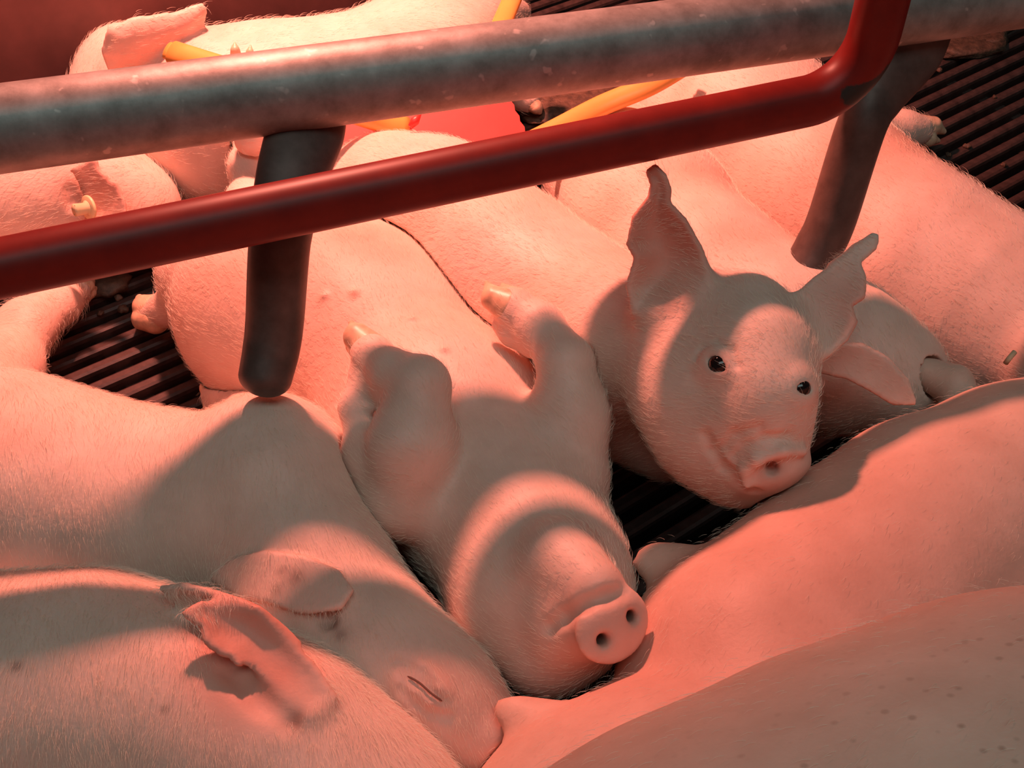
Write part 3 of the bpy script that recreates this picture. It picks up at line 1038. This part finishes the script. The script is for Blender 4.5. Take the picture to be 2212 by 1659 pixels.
# --- big piglet stretched out on the right
def piglet_right():
    trunk = J((1560, 235, 0.070, 172), (1620, 290, 0.070, 180), (1790, 450, 0.060, 190), (1960, 575, 0.055, 196), (2140, 680, 0.048, 190), (2270, 755, 0.050, 160), (2320, 800, 0.070, 84), (2350, 830, 0.075, 60))
    b = Body(*bounds(trunk, 0.05), 0.0024)
    b.chain(trunk, 0.03)
    b.chain(J((1790, 330, 0.06, 95), (1870, 300, 0.035, 48), (1950, 282, 0.026, 37), (1985, 282, 0.024, 30)), 0.015)
    b.chain(J((1470, 260, 0.08, 70), (1420, 215, 0.07, 50), (1395, 235, 0.06, 40)), 0.015)
    b.clip_floor()
    b.tint(at(1600, 200, .15), 0.04, -0.1)
    o = b.build('piglet', M['piglet'], 0.3)
    tag(o, 'large piglet stretched out along the right, hind foot on the bare slats', 'piglet')
    hoof(o, [J((1978, 272, 0.028, 26), (2015, 272, 0.024, 20), (2038, 284, 0.018, 7)), J((1975, 296, 0.018, 24), (2005, 300, 0.016, 18), (2026, 304, 0.012, 6)), J((1935, 250, 0.034, 20), (1962, 247, 0.034, 9))])
    fur(b, o, 15000, at(1560, 235, .08) - at(2140, 680, .08), 0.0065, 0.00006, 0.4)
piglet_right()

# --- piglet lying along the wall, under the lamp
def piglet_by_wall():
    trunk = J((255, 175, 0.085, 90), (330, 205, 0.085, 120), (480, 262, 0.080, 182), (640, 240, 0.080, 172), (800, 205, 0.078, 156), (910, 150, 0.076, 148), (990, 70, 0.072, 128))
    b = Body(*bounds(trunk, 0.07), 0.0026)
    b.chain(trunk, 0.03)
    b.chain(J((270, 130, 0.10, 72), (225, 215, 0.085, 60), (190, 300, 0.07, 45)), 0.02)
    ear = [(225, 110), (238, 66), (290, 44), (370, 34), (436, 14), (440, 28), (428, 72), (380, 100), (300, 150), (240, 150)]
    b.sheet(ear_points(ear, [(250, 130, 0.150), (400, 90, 0.150), (436, 14, 0.176)], -0.008, 7), 0.0030, 0.008)
    # forefoot held up, hind foot on the floor
    b.chain(J((545, 300, 0.13, 40), (525, 190, 0.165, 26), (522, 150, 0.172, 22)), 0.01)
    b.chain(J((1010, 120, 0.06, 80), (1090, 165, 0.035, 34), (1130, 208, 0.022, 26), (1142, 216, 0.02, 20)), 0.015)
    b.chain(J((1060, 40, 0.06, 60), (1118, 30, 0.04, 30)), 0.015)
    b.clip_floor()
    b.tint(at(330, 60, .16), 0.05, 0.5); b.tint(at(420, 380, .12), 0.06, 0.55)
    o = b.build('piglet', M['piglet'], 0.1)
    tag(o, 'piglet lying against the wall panel under the lamp, brightest of all', 'piglet')
    hoof(o, [J((512, 140, 0.172, 18), (508, 108, 0.182, 10), (507, 92, 0.186, 3)), J((534, 140, 0.170, 14), (540, 112, 0.180, 8), (541, 99, 0.183, 3))])
    hoof(o, [J((1142, 218, 0.02, 22), (1158, 232, 0.016, 15), (1166, 242, 0.012, 6))])
    fur(b, o, 13500, at(1010, 40, .08) - at(330, 205, .08), 0.0065, 0.00007, 0.4)
piglet_by_wall()

# --- tagged piglet at the left edge
def piglet_tagged():
    trunk = J((296, 455, 0.060, 92), (230, 430, 0.066, 108), (120, 415, 0.075, 115), (-20, 430, 0.080, 120), (-180, 470, 0.075, 130), (-330, 520, 0.075, 140))
    leg = J((-200, 640, 0.07, 90), (-40, 860, 0.06, 80), (22, 800, 0.05, 56), (58, 705, 0.045, 50), (125, 655, 0.035, 36), (172, 632, 0.022, 24))
    b = Body(*bounds(trunk + leg, 0.05), 0.0022)
    b.chain(trunk, 0.03)
    b.chain(leg, 0.02)
    b.chain(J((-330, 520, 0.08, 120), (-200, 640, 0.07, 90)), 0.03)
    b.clip_floor()
    ear = [(148, 372), (205, 345), (214, 372), (228, 380), (232, 392), (252, 398), (268, 440), (270, 480), (200, 500), (150, 440)]
    b.sheet(ear_points(ear, [(150, 400, b.hit(150, 400)[0][2] + 0.004), (268, 440, b.hit(268, 440)[0][2] + 0.010), (205, 345, b.hit(205, 345)[0][2] + 0.012)], 0.004, 6), 0.0022, 0.005)
    m = [b.hit(u, v)[0] for u, v in ((146, 382), (150, 412), (158, 440), (168, 466))]
    b.chain([(p, r) for p, r in zip(m, (0.004, 0.006, 0.0065, 0.004))], 0.004, sub=True)
    hN = b.hit(150, 412)[1]
    b.chain([(p - hN * 0.006, r) for p, r in zip(m, (0.003, 0.0055, 0.006, 0.003))], 0.003, sub=True)
    b.dirt(m[1], 0.009, 0.8); b.dirt(m[2], 0.009, 0.8)
    b.tint(b.hit(210, 400)[0], 0.03, 0.75)
    o = b.build('piglet', M['piglet'], 0.25)
    tag(o, 'piglet at the left edge with a cream ear tag, foreleg on the slats', 'piglet')
    hoof(o, [J((168, 632, 0.022, 22), (190, 618, 0.018, 14), (200, 606, 0.014, 6)), J((172, 645, 0.014, 20), (196, 632, 0.012, 12), (206, 622, 0.010, 5))])
    # ear tag: flat button and a hollow stud
    P, N = b.hit(205, 445)
    a = (CAM - P) / np.linalg.norm(CAM - P) * 0.62 - RGT * 0.75 - UPV * 0.12; a /= np.linalg.norm(a)
    P = dep(192, 449, min(float((b.hit(u_, v_)[0] - CAM) @ FWD) for u_, v_ in ((180, 450), (205, 445), (225, 440), (240, 430), (190, 465))) - 0.006)
    V, Fc = sweep([P - a * 0.0012, P - a * 0.0004, P + a * 0.0008, P + a * 0.0014], [0.0085, 0.0092, 0.0092, 0.0085], seg=28)
    tg = link('ear_tag', mesh_from('ear_tag', V, Fc, origin=o.location), M['cream'])
    tg.parent = o; tg['label'] = 'cream plastic button ear tag'
    V, Fc = sweep([P, P + a * 0.002, P + a * 0.0025, P + a * 0.011, P + a * 0.0112, P + a * 0.0095], [0.0058, 0.0056, 0.0042, 0.0046, 0.0034, 0.0030], seg=24)
    st = link('tag_stud', mesh_from('tag_stud', V, Fc, origin=o.location), M['cream']); st.parent = tg
    V, Fc = sweep([P + a * 0.0096, P + a * 0.0099], [0.0031, 0.0031], seg=20)
    st = link('stud_hole', mesh_from('stud_hole', V, Fc, origin=o.location), M['black']); st.parent = tg
    fur(b, o, 9000, at(-180, 470, .08) - at(230, 430, .09), 0.0075, 0.00006, 0.5)
piglet_tagged()

# ------------------------------------------------------------------ chew toy: red plate with orange arms, lying among the piglets
hub = at(985, 300, 0.115)
pn = np.array([0.05, -0.50, 0.86]); pn /= np.linalg.norm(pn)
def onplane(u, v, off=0.0):
    q = ray(u, v)
    return CAM + q * ((pn @ (hub - CAM)) / (pn @ q)) + pn * off
outline = [(700, 240), (760, 180), (900, 150), (1060, 150), (1092, 196)]
teeth = []
for i in range(13):
    t = i / 12
    teeth.append((1092 + 66 * t + (2.0 if i % 2 else -2.0), 196 + 140 * t))
outline += teeth + [(1120, 350), (1000, 348), (958, 322), (880, 312), (800, 312), (705, 335)]
V = [onplane(u, v, 0.003) for u, v in outline] + [onplane(u, v, -0.003) for u, v in outline]
n = len(outline)
Fc = [tuple(range(n)), tuple(range(2 * n - 1, n - 1, -1))] + [(i, n + i, n + (i + 1) % n, (i + 1) % n) for i in range(n)]
toy = link('chew_toy', mesh_from('chew_toy', V, Fc, smooth=False, origin=hub), M['redplastic'], loc=tuple(hub))
tag(toy, 'red plastic plate with orange tube arms lying between the piglets under the rails', 'toy')
def arm(pts, ra, rb):
    P = catmull(pts, 6)
    V, Fc = sweep(P, ra, rb, seg=20, up=tuple(pn))
    V2, F2 = sweep([P[0] - (P[1] - P[0]) / np.linalg.norm(P[1] - P[0]) * 0.004, P[0] + (P[1] - P[0]) * 0.2], ra * 0.8, rb * 0.7, seg=16, up=tuple(pn))
    k = len(V)
    o = link('arm', mesh_from('arm', list(V) + list(V2), list(Fc) + [tuple(i + k for i in f) for f in F2], origin=hub), M['orange'])
    o.parent = toy
    o['label'] = 'orange tube arm'
arm([at(372, 112, 0.185), at(560, 172, 0.180), at(700, 220, 0.160), at(800, 255, 0.135), at(880, 277, 0.122)], 0.0088, 0.0055)
arm([at(1118, -30, 0.13), at(1096, 22, 0.13), at(1060, 105, 0.128), at(1010, 210, 0.124)], 0.0085, 0.005)
arm([at(1480, 140, 0.145), at(1400, 186, 0.14), at(1300, 228, 0.132), at(1200, 280, 0.126), at(1100, 330, 0.120)], 0.0085, 0.005)
V, Fc = sweep([at(886, 274, 0.140), at(896, 262, 0.143), at(908, 246, 0.146)], [0.002, 0.0035, 0.001], seg=12)
pg = link('peg', mesh_from('peg', V, Fc, origin=hub), M['redplastic']); pg.parent = toy

# ------------------------------------------------------------------ droppings and straw on the slats
def clump(name, u, v, z, r, flat, seed, label, cat, mat, group=None, stretch=1.0):
    rr = np.random.default_rng(seed)
    P = at(u, v, z); R = rad(P, r)
    bm = bmesh.new()
    bmesh.ops.create_icosphere(bm, subdivisions=3, radius=R)
    ph = rr.uniform(0, 6, 6)
    for vert in bm.verts:
        c = vert.co / R
        s = 1 + 0.22 * math.sin(3 * c.x + ph[0]) * math.sin(3 * c.y + ph[1]) + 0.12 * math.sin(7 * c.y + ph[2]) * math.cos(6 * c.x + ph[3]) + 0.05 * rr.normal()
        vert.co = Vector((c.x * R * s * stretch, c.y * R * s, max(c.z * R * s * flat, -R * flat * 0.5)))
    me = bpy.data.meshes.new(name)
    bm.to_mesh(me); bm.free()
    me.polygons.foreach_set('use_smooth', np.ones(len(me.polygons), dtype=bool))
    o = link(name, me, mat, loc=(P[0], P[1], R * flat * 0.5))
    o.rotation_euler = (0, 0, ANG)
    tag(o, label, cat, group)
clump('dung_pat', 1265, 212, 0.006, 110, 0.10, 1, 'flat brown pat of wet dung behind the orange arm of the toy', 'dung', M['dung'], None, 1.3)
clump('dung_pellet', 1188, 243, 0.008, 26, 0.6, 2, 'dark lump of dung beside the red plate of the toy', 'dung', M['dung'], None, 1.4)
clump('dung_pat', 2080, 45, 0.006, 120, 0.10, 3, 'flat brown pat of dung on the slats at the upper right', 'dung', M['dung'], None, 1.5)
for i, (u, v, r, where) in enumerate(((2012, 342, 7, 'just below the hind hoof of the large right piglet'), (2090, 312, 8, 'the largest one right of the right piglet hind hoof'),
        (2050, 330, 6, 'between two others right of the right piglet hind hoof'), (2170, 352, 7, 'nearest the right edge of the photo'),
        (1985, 318, 5, 'tucked against the heel of the right piglet hind hoof'), (2030, 148, 7, 'farther up beside the flattened top of the right finger'),
        (2150, 205, 5, 'alone in the middle of the bare slats at upper right'))):
    clump('dung_crumb', u, v, 0.003, r, 0.7, 10 + i, 'small dung crumb, ' + where, 'dung', M['dung'], 'dung crumbs on the slats')
clump('dung_pellet', 2150, 76, 0.008, 24, 0.5, 31, 'brownish lump on the slats near the upper right corner', 'dung', M['dung'], None, 1.6)
clump('dung_pellet', 232, 610, 0.006, 34, 0.45, 32, 'dark lump of dung under the red rail beside the tagged piglet foreleg', 'dung', M['dung'], None, 1.5)
for i, (u, v, r, where) in enumerate(((255, 640, 9, 'uppermost of three below the red rail at left'), (265, 665, 12, 'largest of three below the red rail at left'), (215, 672, 7, 'smallest of three, beside the tagged piglet foreleg'))):
    clump('dung_crumb', u, v, 0.003, r, 0.7, 40 + i, 'dung crumb on the slats, ' + where, 'dung', M['dung'], 'dung crumbs under the red rail')
V, Fc = sweep([at(2172, 785, 0.11), at(2180, 774, 0.114), at(2192, 760, 0.116)], 0.0016, seg=8)
sw = link('straw', mesh_from('straw', V, Fc, origin=at(2180, 774, 0.114)), M['straw'], loc=tuple(at(2180, 774, 0.114)))
tag(sw, 'short pale straw stalk caught behind the sow at the right edge', 'straw')
print('BUILD', round(time.time() - T0, 1), 's')
